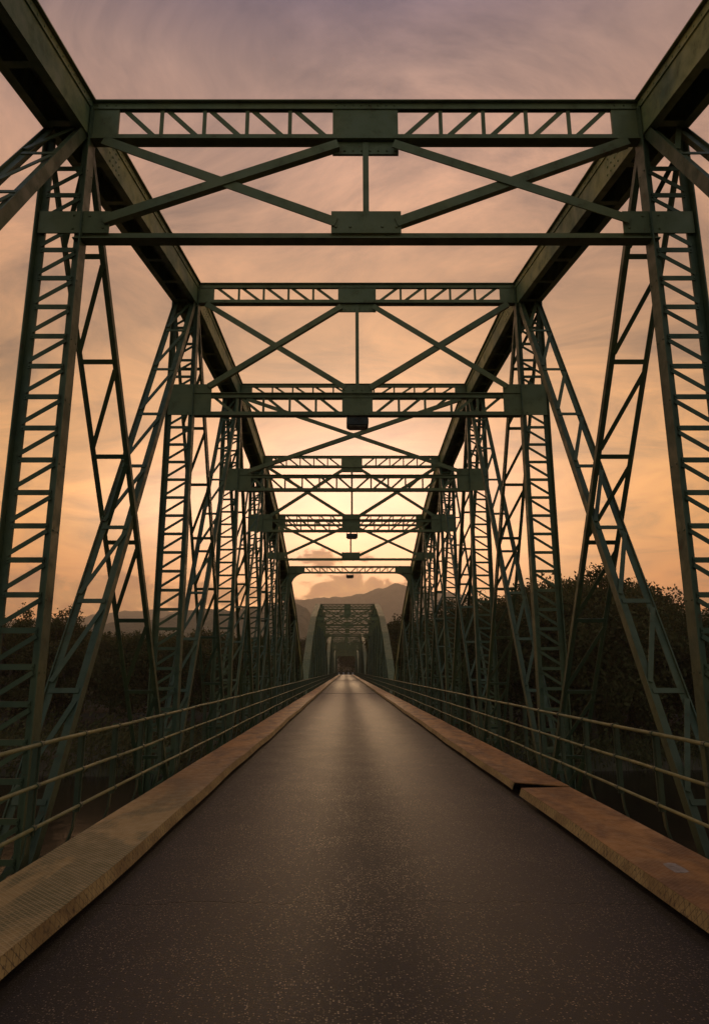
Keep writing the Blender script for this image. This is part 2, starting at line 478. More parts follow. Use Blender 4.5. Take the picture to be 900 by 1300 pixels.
def ridge(name, D, prof, depth, seed, amp, back=500):
    """a wooded ridge standing D metres off; prof lists bearings as photo columns with crest heights"""
    pts = []
    for px, py in prof:
        d = px_dir(px, py); k = D / d.y; pts.append((CX + d.x * k, CZ + d.z * k))
    def crest(x):
        if x <= pts[0][0]: return pts[0][1]
        for (x0, z0), (x1, z1) in zip(pts, pts[1:]):
            if x <= x1:
                t = (x - x0) / (x1 - x0); t = t * t * (3 - 2 * t); return z0 + (z1 - z0) * t
        return pts[-1][1]
    step = D / F_PX * 1.1
    x0, x1 = pts[0][0], pts[-1][0]; nx = int((x1 - x0) / step)
    xs = [x0 + (x1 - x0) * i / nx for i in range(nx + 1)]
    def fn(x, y):
        t = (y - (D - depth)) / depth
        c = crest(x)
        prof_ = sstep(0, 1, t) if t <= 1 else 1 - sstep(1, 1 + back / depth, t)
        rel = (vnoise(x * .008 + seed, y * .008) - .5) * c * .10 * (1 - abs(t - .5)) if t < 1 else 0
        tr = (vnoise(x / (amp * 2.4) + seed, y / (amp * 2.4)) * amp + vnoise(x / amp, y / amp + seed) * amp * .45)
        return -8 + (c + 8) * prof_ + rel + (tr - amp * .5) * min(1, max(0, t * 3))
    ys = [D - depth + depth * i / 26 for i in range(27)] + [D + back * i / 6 for i in range(1, 7)]
    return tag(grid_mesh(name, xs, ys, fn, 'forest_hill'), kind='structure')


ridge('hills', 3000, [(-350, 800), (-200, 790), (0, 792), (110, 786), (150, 779), (190, 777), (250, 780), (300, 779), (350, 770), (380, 765),
                      (415, 761), (440, 759), (460, 754), (480, 749), (500, 745), (525, 748), (560, 754), (640, 770), (800, 780), (1050, 770), (1250, 790)],
      1000, 4.2, 15)
ridge('hills', 1100, [(-500, 815), (-200, 800), (100, 800), (200, 792), (270, 777), (300, 778), (330, 774), (372, 768), (388, 775), (402, 792),
                      (425, 806), (450, 812), (480, 808), (520, 796), (600, 790), (900, 790), (1500, 800)],
      420, 9.1, 10)

# ------------------------------------------------------------------ truss span
NB = 3.25                       # truss plane
ZB = -.80                       # bottom chord line


def ztop(n):
    if n == -2: return 7.76
    return {0: 9.12, 1: 8.82, 2: 7.98, 3: 6.60, 4: 4.85, 5: 2.45}.get(abs(n), ZB + .1)


def lattice(mb, x0, x1, z0, z1, y, n, side, w=.05, t=.014, first_vert=True, last_vert=True):
    """flat bar lattice between flange lines; diagonals fall towards the middle of the bridge"""
    st = (x1 - x0) / n
    for i in range(n + 1):
        x = x0 + st * i
        if 0 < i < n: mb.box(x - w * .42, x + w * .42, y - t / 2, y + t / 2, z0, z1)
    for i in range(n):
        a, b = x0 + st * i + w * .6, x0 + st * (i + 1) - w * .6
        if side < 0: mb.bar((a, y + t + .002, z1), (b, y + t + .002, z0), w, t, up=(0, 1, 0))
        else: mb.bar((a, y + t + .002, z0), (b, y + t + .002, z1), w, t, up=(0, 1, 0))


def strut_beam(z0, z1, xe, plate, cplate, nlat, fl=.085, wy=.07, cp_low=0.0):
    """riveted cross beam: two flange angles, end plates, middle plate, lattice web"""
    mb = MB(); lb = []
    for zz, sgn in ((z1, -1), (z0, 1)):
        za, zb = sorted((zz, zz + sgn * fl))
        mb.box(-xe, xe, -.030, -.018, za, zb)
        mb.box(-xe, xe, .018, .030, za, zb)
        zc = zz if sgn < 0 else zz
        mb.box(-xe, xe, -wy, wy, min(zc, zc - sgn * -.012) if sgn > 0 else zc - .012, zc + .012 if sgn > 0 else zc)
    for s in (-1, 1):
        a, b = sorted((s * xe, s * (xe - plate))); mb.box(a, b, -.016, .016, z0 + .013, z1 - .013)
        for zz in (z1 - .045, z0 + .045):
            k = xe - .06
            while k > xe - plate: mb.rivet((s * k, -.030, zz), (0, -1, 0), .013); k -= .10
    if cplate:
        mb.box(-cplate, cplate, -.0165, .0165, z0 - cp_low, z1 - .013)
        xx = -cplate + .04
        while xx < cplate:
            mb.rivet((xx, -.030, z1 - .045), (0, -1, 0), .012); mb.rivet((xx, -.030, z0 + .045), (0, -1, 0), .012)
            if cp_low: mb.rivet((xx, -.0165, z0 - cp_low + .04), (0, -1, 0), .014, .012)
            xx += .092
    c = cplate if cplate else .0
    for s in (-1, 1):
        a, b = sorted((s * c, s * (xe - plate))); h_ = MB(); lb.append(h_); lattice(h_, a, b, z0 + fl * .5, z1 - fl * .5, 0.0, nlat, s)
    return mb, lb


def angle_bar(mb, a, b, w, t=.014, leg=.07):
    """an L-shaped brace lying in the frame plane (flat face to the traffic, leg standing back)"""
    a = Vector(a); b = Vector(b); d = (b - a).normalized()
    mb.bar(a, b, w, t, up=(0, 1, 0))
    sd_ = d.cross(Vector((0, 1, 0))).normalized()
    mb.bar(a + sd_ * (w / 2 - t / 2) + Vector((0, leg / 2 + t / 2, 0)), b + sd_ * (w / 2 - t / 2) + Vector((0, leg / 2 + t / 2, 0)), t, leg, up=(0, 1, 0))


def laced_post(sx, n):
    zt = ztop(n) - .10; zl = ztop(n) - .46
    hi = max(zl, .2)
    mb = MB(); lb = MB(); y = n * L
    for x_, d in ((3.0, 1), (3.5, -1)):
        x0, x1 = sorted((sx * x_, sx * (x_ + d * .015))); mb.box(x0, x1, y - .09, y + .09, ZB - .15, zt)      # flange plate
        a, b = sorted((sx * (x_ + d * .017), sx * (x_ + d * .095))); mb.box(a, b, y - .014, y + .014, ZB + .2, hi)   # stem
        for yy_ in (-.055, .055):
            z = ZB + .4
            while z < zt - .1: mb.rivet((sx * (x_ - d * .0), y + yy_, z), (-sx * d, 0, 0), .012, .007); z += .66
    z = ZB + .45; st = .33; k = 0
    while z < hi - .12:
        a, b = sorted((sx * 3.07, sx * 3.43))
        lb.box(a, b, y - .026, y - .016, z - .026, z + .026)
        for xr in (3.085, 3.415): lb.rivet((sx * xr, y - .026, z), (0, -1, 0), .013, .008)
        if z + st < hi - .08:
            lb.bar((sx * 3.43, y - .031, z + .05), (sx * 3.07, y - .031, z + st - .05), .044, .008, up=(0, 1, 0))
        z += st
    return mb, lb


def laced_diag(sx, n_top, n_bot, half, legw, rung):
    a = Vector((0, n_top * L, ztop(n_top) - (.30 if half < .22 else .46))); b = Vector((0, n_bot * L, ZB + .12))
    d = (b - a).normalized(); ln = (b - a).length
    nrm = Vector((0, -d.z, d.y))
    if nrm.y > 0: nrm = -nrm
    mb = MB(); lb = MB()
    for q in (-1, 1):
        x = sx * NB + q * half
        mb.bar(a + Vector((x, 0, 0)), b + Vector((x, 0, 0)), .014, legw, up=nrm)           # plate lying along the truss
        xi = x - q * (.012 + legw * .28)
        mb.bar(a + Vector((xi, 0, 0)) + nrm * .030, b + Vector((xi, 0, 0)) + nrm * .030, legw * .56, .014, up=nrm)
    m = max(3, int(round(ln / rung))); st = ln / m
    xi_, xo = sx * (NB - half + .03), sx * (NB + half - .03)
    for i in range(1, m):
        p = a + d * (st * i)
        lb.bar(p + Vector((xi_, 0, 0)) + nrm * .044, p + Vector((xo, 0, 0)) + nrm * .044, .06, .010, up=nrm)
    for i in range(m):
        p, q = a + d * (st * i + .10), a + d * (st * (i + 1) - .10)
        xl, xr = min(xi_, xo), max(xi_, xo)
        lb.bar(p + Vector((xr, 0, 0)) + nrm * .056, q + Vector((xl, 0, 0)) + nrm * .056, .055, .010, up=nrm)
    return mb, lb


def make_span():
    root = empty('truss_bridge_span', (0, YC, 0))
    # chords -------------------------------------------------------------
    path = [(n * L, ztop(n)) for n in range(-5, 6)]
    for s in (-1, 1):
        for nm, pth in (('top_chord', path), ('end_post', [(-6 * L, ZB), (-5 * L, ztop(5))]), ('end_post', [(5 * L, ztop(5)), (6 * L, ZB)])):
            if nm == 'end_post':
                a, b = Vector(pth[0]), Vector(pth[1]); d = (b - a).normalized() * .03
                pth = [tuple(a + d * (1 if pth[0][0] > 0 else 0)), tuple(b - d * (1 if pth[0][0] < 0 else 0))]
            mb = MB()
            xi, xo = s * 3.03, s * 3.47
            a, b = sorted((s * 2.975, s * 3.525)); cv = MB(); cv.sweep(pth, a, b, 0.001, .016)                 # cover plate
            for x_, d in ((3.03, 1), (3.47, -1)):
                a, b = sorted((s * x_, s * (x_ + d * .016))); mb.sweep(pth, a, b, -.42, -.002)      # webs
                a, b = sorted((s * (x_ - d * .002), s * (x_ - d * .016))); mb.sweep(pth, a, b, -.09, -.003)   # top angle, upright leg
                a, b = sorted((s * (x_ + d * .018), s * (x_ + d * .10))); mb.sweep(pth, a, b, -.42, -.405)    # bottom angle
            # battens under the chord and rivet rows
            rv = mb
            for (y0, z0), (y1, z1) in zip(pth, pth[1:]):
                dv = Vector((0, y1 - y0, z1 - z0)); ln = dv.length; dv.normalize(); nv = Vector((0, -dv.z, dv.y))
                k = .5
                while k < ln - .3:
                    p = Vector((s * NB, y0, z0)) + dv * k - nv * .413
                    mb.bar(p - dv * .05, p + dv * .05, .42, .010, up=nv); k += .95
                k = .10
                while k < ln:
                    for nn in (-.05,):
                        rv.rivet(Vector((s * 3.014, y0, z0)) + dv * k + nv * nn, (-s, 0, 0), .014, .008)
                    k += .14
                if nm == 'top_chord':
                    for q in range(4):                                   # splice plate rivets beside each joint
                        for r_ in range(3):
                            rv.rivet(Vector((s * 3.029, y0, z0)) + dv * (.55 + q * .11) - nv * (.14 + r_ * .10), (-s, 0, 0), .016, .010)
            o = mb.build(nm, 'chord', root); cv.build('cover_plate', 'cover', o)
        mb = MB()
        for x_ in (3.02, 3.42):
            a, b = sorted((s * x_, s * (x_ + .06))); mb.sweep([(-6 * L, ZB), (6 * L, ZB)], a, b, -.18, .18)
        mb.build('bottom_chord', 'steel', root)
        for n in range(-5, 6):
            m1, m2 = laced_post(s, n)
            if abs(n) == 5: m1.add(m2.v, m2.f)
            po = m1.build('vertical_post', 'steel', root)
            if abs(n) < 5: m2.build('lacing', 'steel', po)
        for n in range(-5, 5):
            # panel between n and n+1, crossed diagonals
            inner, outer = (n + 1, n) if abs(n + 1) < abs(n) else (n, n + 1)
            if abs(inner) >= 4:
                pairs = [(inner, outer, .19, .13, 1.15)]
            else:
                pairs = [(inner, outer, .195, .125, 1.15), (outer, inner, .235, .080, 1.2)]
            for tp, bo, hf, lw, rg in pairs:
                m1, m2 = laced_diag(s, tp, bo, hf, lw, rg)
                do = m1.build('diagonal', 'steel', root); m2.build('lacing', 'steel', do)
        for n in range(-5, 6):                                          # plates at the feet
            g = MB(); a, b = sorted((s * 2.985, s * 2.997))
            g.sweep([(n * L - .42, ZB), (n * L + .42, ZB)], a, b, -.22, .55); g.build('gusset_plate', 'steel', root)
    for n in range(-6, 7):                                              # floor beams
        g = MB(); y = n * L; g.box(-3.0, 3.0, y - .012, y + .012, -.78, -.27); g.box(-3.0, 3.0, y - .12, y + .12, -.80, -.782); g.box(-3.0, 3.0, y - .12, y + .12, -.268, -.25)
        g.build('floor_beam', 'steel', root)
    g = MB()
    for x in (-1.8, -.9, 0, .9, 1.8): g.box(x - .08, x + .08, -6 * L, 6 * L, -.246, -.225)
    g.build('stringer', 'steel', root)
    # cross frames --------------------------------------------------------
    for n in range(-3, 4):
        zt = ztop(n); y = n * L
        if abs(n) == 3:                                                 # portal with curved knees
            zb = zt - .36
            mb, lb = strut_beam(zb, zt, 3.02, .80, 0, 6)
            o = mb.build('portal_strut', 'strut', root); o.location.y = y; [h_.build('lacing', 'strut', o) for h_ in lb]
            for s in (-1, 1):
                kb = MB(); pts = [(3.02, zb - .005), (2.20, zb - .005)]
                for k in range(1, 9):
                    th = k / 9 * math.pi / 2; pts.append((2.20 + .65 * math.sin(th), zb - .005 - .60 * (1 - math.cos(th))))
                pts += [(2.87, zb - .68), (3.0, zb - 1.35), (3.30, zb - 1.35), (3.30, zb - .45), (3.02, zb - .30)]
                kb.poly_prism([(s * x, z) for x, z in pts], -.016, .016)
                k_ = fixn(kb.build('knee_plate', 'strut', root)); k_.location.y = y
            continue
        if abs(n) == 2: lz0, lz1 = 6.045, 6.125
        else: lz0, lz1 = 6.14, 6.58
        ts0 = zt - (.50 if abs(n) == 2 else .42)
        big = (n == 0)
        mb, lb = strut_beam(ts0, zt, 3.025, .30, 0 if big else .36, 5, cp_low=0 if big else .16)
        o = mb.build('top_strut', 'strut', root); o.location.y = y; [h_.build('lacing', 'strut', o) for h_ in lb]
        # lower strut
        if abs(n) == 2:
            mb = MB(); mb.box(-3.09, 3.09, -.016, -.004, lz0, lz1); mb.box(-3.09, 3.09, -.07, .07, lz0 - .013, lz0 - .001); lb = None
            pz0, pz1, px0 = lz1 - .02, lz1 + .24, 2.72
        else:
            mb, lb = strut_beam(lz0, lz1, 2.99, .30, 0 if big else .28, 5 if not big else 6, cp_low=0)
            pz0, pz1, px0 = lz0 + .01, lz1 + .17, 2.68
        o = mb.build('lower_strut', 'strut', root); o.location.y = y
        for h_ in (lb or []): h_.build('lacing', 'strut', o)
        for s in (-1, 1):
            g = MB(); a, b = sorted((s * px0, s * 3.47)); g.box(a, b, -.050, -.034, pz0, pz1)
            for xx, zz in ((px0 + .06, pz0 + .06), (px0 + .06, pz1 - .06), (2.93, pz1 - .06), (3.1, pz1 - .05), (3.1, pz0 + .05)):
                g.rivet((s * xx, -.050, zz), (0, -1, 0), .016, .012)
            o = g.build('gusset_plate', 'strut', root); o.location.y = y
        if not big:                                                     # middle plate of the lower strut
            g = MB(); hw = .37 if abs(n) == 2 else .28
            g.box(-hw, hw, -.050, -.034, lz1 - (.02 if abs(n) == 2 else .03), lz1 + (.24 if abs(n) == 2 else .15))
            for xx in (-hw + .05, -hw + .2, hw - .2, hw - .05): g.rivet((xx, -.050, lz1 + .05), (0, -1, 0), .018, .012)
            o = g.build('gusset_plate', 'strut', root); o.location.y = y
            g = MB(); g.box(-.032, .032, -.030, -.018, lz1 + .05, ts0 - .02); g.box(-.008, .008, -.016, .05, lz1 + .05, ts0 - .02)
            o = g.build('hanger', 'strut', root); o.location.y = y
            hw2 = hw - .05
            for s in (-1, 1):
                g = MB(); angle_bar(g, (s * 2.86, -.062, ts0 - .02), (s * hw2, -.062, lz1 + .10), .105)
                o = g.build('sway_brace', 'strut', root); o.location.y = y
                g = MB(); angle_bar(g, (s * .30, -.080, ts0 - .08), (s * (px0 + .06), -.080, lz1 + .12), .10)
                o = g.build('sway_brace', 'strut', root); o.location.y = y
        else:
            for s, yo in ((-1, -.062), (1, -.080)):
                g = MB(); angle_bar(g, (s * 2.86, yo, ts0 - .02), (-s * 2.75, yo, lz1 + .09), .105)
                o = g.build('sway_brace', 'strut', root); o.location.y = y
    return root


span0 = make_span()
spans = [span0] + [copy_tree(span0) for _ in range(3)]
for i, (o, lb_) in enumerate(zip(spans, (
        'nearest dark green riveted steel truss span, arching over the viewer with crossed laced members',
        'second green truss span just beyond the near one, with pale sloping end posts',
        'third truss span, seen small through the portal of the second span',
        'farthest and smallest truss span at the end of the bridge in front of dark trees'))):
    o.location = (0, YC + SPAN * i, 0)
    tag(o, lb_, 'bridge', 'steel truss spans in a row')

# ------------------------------------------------------------------ piers
def pier(y, label):
    r = empty('bridge_pier', (0, y, -10)); mb = MB()
    prof = [(-4.6, -1.0), (-3.9, -1.5), (3.9, -1.5), (4.6, -1.0), (4.6, 1.0), (3.9, 1.5), (-3.9, 1.5), (-4.6, 1.0)]
    vs = [(x * 1.06, yy_ * 1.15, 0) for x, yy_ in prof] + [(x * .96, yy_ * .85, 7.9) for x, yy_ in prof]
    mb.add(vs, [tuple(range(8))[::-1], tuple(range(8, 16))] + [(i, (i + 1) % 8, 8 + (i + 1) % 8, 8 + i) for i in range(8)])
    mb.build('shaft', 'concrete', r)
    c = MB(); c.box(-4.7, 4.7, -1.45, 1.45, 7.902, 8.7); c.build('cap', 'concrete', r)
    for s in (-1, 1):
        for q in (-.6, .6):
            b = MB(); b.box(s * NB - .28, s * NB + .28, q - .25, q + .25, 8.702, 9.02); b.build('bearing', 'iron', r)
    return tag(r, label, 'bridge pier', 'concrete piers under the bridge')


for i, lb_ in enumerate(('tapered concrete pier in the river under the joint behind the viewer', 'tapered concrete pier under the joint of the first and second truss spans',
                         'tapered concrete pier on land under the joint of the second and third spans', 'tapered concrete pier under the joint of the third and fourth spans',
                         'concrete pier carrying the far end of the bridge')):
    pier(YC - SPAN / 2 + SPAN * i, lb_)

# ------------------------------------------------------------------ road
Y0, Y1 = YC - SPAN / 2, YC - SPAN / 2 + SPAN * 4
rb = MB()
ys = [Y0 - 1.5 + i * 2.0 for i in range(int((Y1 + 60 - Y0) / 2) + 2)]
nx = 17
for y in ys:
    for i in range(nx):
        x = -2.16 + 4.32 * i / (nx - 1); rb.v.append((x, y, .014 * (1 - (x / 2.1) ** 2)))
k = len(rb.v)
for y in ys:
    rb.v += [(-2.16, y, -.2), (2.16, y, -.2)]
for j in range(len(ys) - 1):
    for i in range(nx - 1): rb.f.append((j * nx + i, j * nx + i + 1, (j + 1) * nx + i + 1, (j + 1) * nx + i))
    rb.f.append((k + 2 * j, k + 2 * j + 2, k + 2 * j + 3, k + 2 * j + 1))
    rb.f.append((j * nx, (j + 1) * nx, k + 2 * j + 2, k + 2 * j)); rb.f.append((j * nx + nx - 1, k + 2 * j + 1, k + 2 * j + 3, (j + 1) * nx + nx - 1))
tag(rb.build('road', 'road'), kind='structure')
for i in range(1, 4):
    y = YC - SPAN / 2 + SPAN * i
    j = MB(); j.box(-1.93, 1.93, y - .16, y - .03, .016, .026); j.box(-1.93, 1.93, y + .03, y + .16, .016, .026)
    r = empty('expansion_joint', (0, 0, 0)); r.location = (0, 0, 0)
    j.build('steel_edge', 'iron', r)
    g = MB(); g.box(-1.92, 1.92, y - .028, y + .028, .0155, .019); g.build('rubber_seal', 'rubber', r)
    tag(r, ('dark steel joint across the road where the first and second spans meet', 'dark steel joint across the road where the second and third spans meet',
            'dark steel joint across the road where the third and fourth spans meet')[i - 1], 'road joint', 'joints across the road')

# ------------------------------------------------------------------ kerbs
def kerb(side, y0, y1, label, skew0=0.0, skew1=0.0, wob=0.0, dz=0.0):
    """hollow steel kerb: top tread plate, sloping edge plate, set on brackets above the asphalt"""
    r = empty('steel_kerb', (0, y0, 0))
    xi, xo = 1.985, 2.64
    n = max(2, int((y1 - y0) / .5)); tp = MB(); ep = MB()
    rnd = random.Random(int(y0 * 10) + side)
    for i in range(n + 1):
        t = i / n; y = (y1 - y0) * t
        yi = y + (skew0 if i == 0 else 0) + (skew1 if i == n else 0)
        j = wob * math.sin(y * .55 + side) + wob * .5 * math.sin(y * 1.7)
        z = .150 + dz + .35 * j
        tp.v += [(side * (xi + .02 + j), yi, z), (side * xo, y, z + .004), (side * xo, y, z - .010), (side * (xi + .02 + j), yi, z - .012)]
        ep.v += [(side * (xi + .018 + j), yi, z - .001), (side * (xi - .012 + j), yi, z - .092), (side * (xi - .002 + j), yi, z - .094), (side * (xi + .030 + j), yi, z - .0125)]
        for q in (tp, ep):
            if i:
                a = (i - 1) * 4; b = i * 4
                for c in range(4): q.f.append((a + c, b + c, b + (c + 1) % 4, a + (c + 1) % 4))
    for q in (tp, ep):
        q.f.append((0, 1, 2, 3)); q.f.append((n * 4 + 3, n * 4 + 2, n * 4 + 1, n * 4))
    fixn(tp.build('tread_plate', 'kerb', r)); fixn(ep.build('edge_plate', 'kerbedge', r))
    bb = MB(); a, b = sorted((side * 2.30, side * 2.60)); bb.box(a, b, .3, y1 - y0 - .3, -.19, .132 + min(0, dz)); bb.build('support_beam', 'iron', r)
    return tag(r, label, 'kerb', 'steel kerbs along the road')


GAP = 9.40
kerb(-1, Y0, Y1, 'long steel kerb on the left of the road, mossy tread plate in front turning rusty farther on', wob=.012)
kerb(1, Y0, GAP, 'near rusty steel kerb on the right, with a netted yellow edge and a pale patch', skew1=-.04, wob=.008, dz=-.006)
kerb(1, GAP + .02, Y1, 'long brown steel kerb on the right beyond the open wedge-shaped gap', skew0=.36, wob=.010)
pt = MB(); pg = [(2.215, 5.58), (2.27, 5.57), (2.325, 5.60), (2.33, 5.70), (2.322, 5.83), (2.28, 5.85), (2.225, 5.82), (2.21, 5.70)]; pt.v = [(x, y, z) for z in (.1435, .1455) for x, y in pg]; pt.f = [tuple(range(8))[::-1], tuple(range(8, 16))] + [(i, (i + 1) % 8, 8 + (i + 1) % 8, 8 + i) for i in range(8)]
tag(pt.build('paint_patch', 'pale_patch'), 'small pale rectangular patch on the near right kerb', 'patch')
# kerb under-side supports either side (stringer)
# ------------------------------------------------------------------ railings
PS = SPAN / 67


def railing(side, i0, label):
    y0 = YC - SPAN / 2 + SPAN * i0
    r = empty('railing', (0, y0, 0))
    x = side * 2.665
    for z, rad in ((1.02, .0175), (.705, .0155), (.39, .0155)):
        t = MB(); rr = random.Random(i0 * 7 + int(z * 10)); pts = []
        for k in range(0, 68):
            pts.append((x + rr.uniform(-.006, .006), k * PS, z + rr.uniform(-.006, .006)))
        t.tube(pts, rad, 8); t.build('rail', 'rail', r, smooth=True)
    p = MB()
    xo = x + side * .040
    p.bar((xo, 0, .33), (xo, 0, 1.045), .012, .042, up=(1, 0, 0)); p.bar((xo - side * .020, .02, .33), (xo - side * .020, .02, 1.04), .055 * .6, .010, up=(0, 1, 0))
    pts = [(xo, .30), (xo + side * .01, .20), (xo + side * .04, .10), (xo + side * .085, .02), (xo + side * .11, -.10), (xo + side * .10, -.30)]
    pts = [(xo, .335)] + pts
    for a, b in zip(pts, pts[1:]): p.bar((a[0], 0, a[1]), (b[0], 0, b[1]), .05, .014, up=(side, 0, 0))
    p.bar((side * 2.60, 0, -.12), (xo + side * .11, 0, -.12), .05, .05)
    for z in (1.02, .705, .39): p.tube([(x, -.022, z), (x, .022, z)], .025, 10)
    first = None
    for k in range(67):
        if first is None: o = first = p.build('post', 'railpost', r)
        else: o = first.copy(); C.objects.link(o); o.parent = r
        o.location = (0, (k + .5) * PS + .14 * PS, 0)
    return tag(r, label, 'railing', 'green steel railings with three tubes')


for i, w_ in enumerate(('nearest span', 'second span', 'third span', 'farthest span')):
    for s, q in ((-1, 'left'), (1, 'right')):
        railing(s, i, 'three-tube steel railing along the %s side of the %s' % (q, w_))

# ------------------------------------------------------------------ lamps under the struts
def lamp(y, ztop_, w, label):
    r = empty('hanging_lamp', (0, y, ztop_)); b = MB(); h = w * .40
    prof = [(-w * .44, -.03), (-w * .5, -h * .30), (-w * .5, -h * .80), (-w * .42, -h), (w * .42, -h), (w * .5, -h * .80), (w * .5, -h * .30), (w * .44, -.03)]
    b.poly_prism(prof, -.13, .17); fixn(b.build('housing', 'iron', r))
    k = MB()
    for s in (-1, 1): k.box(s * w * .46 - .01, s * w * .46 + .01, -.02, .02, -.05, .04)
    k.build('bracket', 'iron', r)
    g = MB(); g.box(-w * .38, w * .38, -.10, .14, -h - .022, -h - .002); g.build('lens', 'pale_patch', r)
    return tag(r, label, 'lamp', 'unlit lamps under the cross beams')


lamp(D1 + L, 6.10, .40, 'largest box-shaped unlit lamp under the middle of the second cross frame')
lamp(D1 + 3 * L, 6.10, .38, 'mid-sized unlit box lamp under the middle of a farther cross frame')
lamp(D1 + 5 * L, ztop(3) - .42, .36, 'smallest flat unlit lamp hanging under the portal beam')

# ------------------------------------------------------------------ trees
def crown_mesh(name, seed, h, w, clumps, leaves, size, mat, open_=0.0):
    rnd = random.Random(seed); v = []; f = []
    cents = []
    for _ in range(clumps):
        while True:
            p = Vector((rnd.uniform(-1, 1), rnd.uniform(-1, 1), rnd.uniform(-1, 1)))
            if .12 < p.length < 1: break
        # push towards the shell so that the outline is uneven
        k = rnd.uniform(.72, 1.12) * (p.length ** -.35)
        k *= 1.0
        c = Vector((p.x * w * k * (1.05 - .35 * max(0, p.z)), p.y * w * k * (1.05 - .35 * max(0, p.z)), h * (.56 + .40 * p.z * k)))
        cents.append((c, rnd.uniform(.55, 1.25) * w * .26 * (1 - open_ * .35)))
    for c, r in cents:
        for _ in range(leaves):
            d = Vector((rnd.gauss(0, 1), rnd.gauss(0, 1), rnd.gauss(0, .8)))
            if d.length > 2.1: d *= 2.1 / d.length
            q = c + d * r * .55
            s = size * rnd.uniform(.6, 1.4)
            a = Vector((rnd.gauss(0, 1), rnd.gauss(0, 1), rnd.gauss(0, 1))).normalized(); b = a.orthogonal().normalized()
            b = (Matrix.Rotation(rnd.uniform(0, 6.28), 3, a) @ b); cc = a.cross(b)
            o = len(v)
            v += [q - b * s, q + cc * s * .55, q + b * s, q - cc * s * .55]
            f.append((o, o + 1, o + 2, o + 3))
    me = bpy.data.meshes.new(name); me.from_pydata([tuple(q) for q in v], [], f); me.materials.append(M[mat]); me.update()
    return me, cents


def trunk_mesh(name, seed, h, w, cents):
    rnd = random.Random(seed); t = MB()
    pts = [(0, 0, -.6)]; x = y = 0
    for k in range(1, 7):
        x += rnd.uniform(-.02, .02) * h; y += rnd.uniform(-.02, .02) * h; pts.append((x, y, h * .80 * k / 6))
    rad = [h * .022 * (1 - .13 * k) for k in range(7)]; t.tube(pts, rad, 7)
    for c, r in rnd.sample(cents, min(16, len(cents))):
        k = rnd.randint(2, 5); s = Vector(pts[k]); mid = (s + c) / 2 + Vector((0, 0, -.04 * h)) + Vector((rnd.uniform(-.3, .3), rnd.uniform(-.3, .3), 0))
        t.tube([s, mid, c], [h * .009, h * .006, h * .002], 5, cap=False)
    o = t.build(name, 'bark'); me = o.data; bpy.data.objects.remove(o); return me


protos = []
for i, (h, w, cl, lv, sz, mat, op) in enumerate(((15, 5.2, 95, 130, .19, 'leaf_dark', .2), (18, 5.6, 105, 130, .20, 'leaf_dark', .3), (12, 5.0, 85, 120, .18, 'leaf_olive', .1),
                                                (16, 4.6, 62, 110, .16, 'leaf_olive', .9), (9, 4.2, 70, 120, .17, 'leaf_scrub', 0), (19, 6.4, 120, 140, .20, 'leaf_dark', .5))):
    cm, ce = crown_mesh('crown', 100 + i, h, w, cl, lv, sz, mat, op); protos.append((cm, trunk_mesh('trunk', 200 + i, h, w, ce), h))


def tree(k, x, y, hh, label, group=None, rz=0, z=None):
    cm, tm, h = protos[k]
    r = empty('tree', (x, y, ground_z(x, y) if z is None else z), rz); s = hh / h; r.scale = (s * 1.02, s * .98, s)
    o = bpy.data.objects.new('crown', cm); C.objects.link(o); o.parent = r
    o = bpy.data.objects.new('trunk', tm); C.objects.link(o); o.parent = r
    return tag(r, label, 'tree', group)


rnd = random.Random(11)


def top_z(px, py, Y):
    d = px_dir(px, py); return CZ + d.z * Y / d.y, CX + d.x * Y / d.y


def forest(cols, crest, label, group, kinds, lo, hi, seed):
    rr = random.Random(seed)
    for (px, Y) in cols:
        px += rr.uniform(-9, 9); Y += rr.uniform(-4, 4)
        zt, x = top_z(px, crest(px) + rr.uniform(lo, hi), Y)
        if abs(x) < 8.5: continue
        g = ground_z(x, Y); hh = zt - g
        if hh < 4: continue
        tree(rr.choice(kinds), x, Y, min(hh, 30), label, group, rr.uniform(0, 6.28), g)


def interp(tab):
    def fn(x):
        if x <= tab[0][0]: return tab[0][1]
        for (a, p), (b, q) in zip(tab, tab[1:]):
            if x <= b: return p + (q - p) * (x - a) / (b - a)
        return tab[-1][1]
    return fn


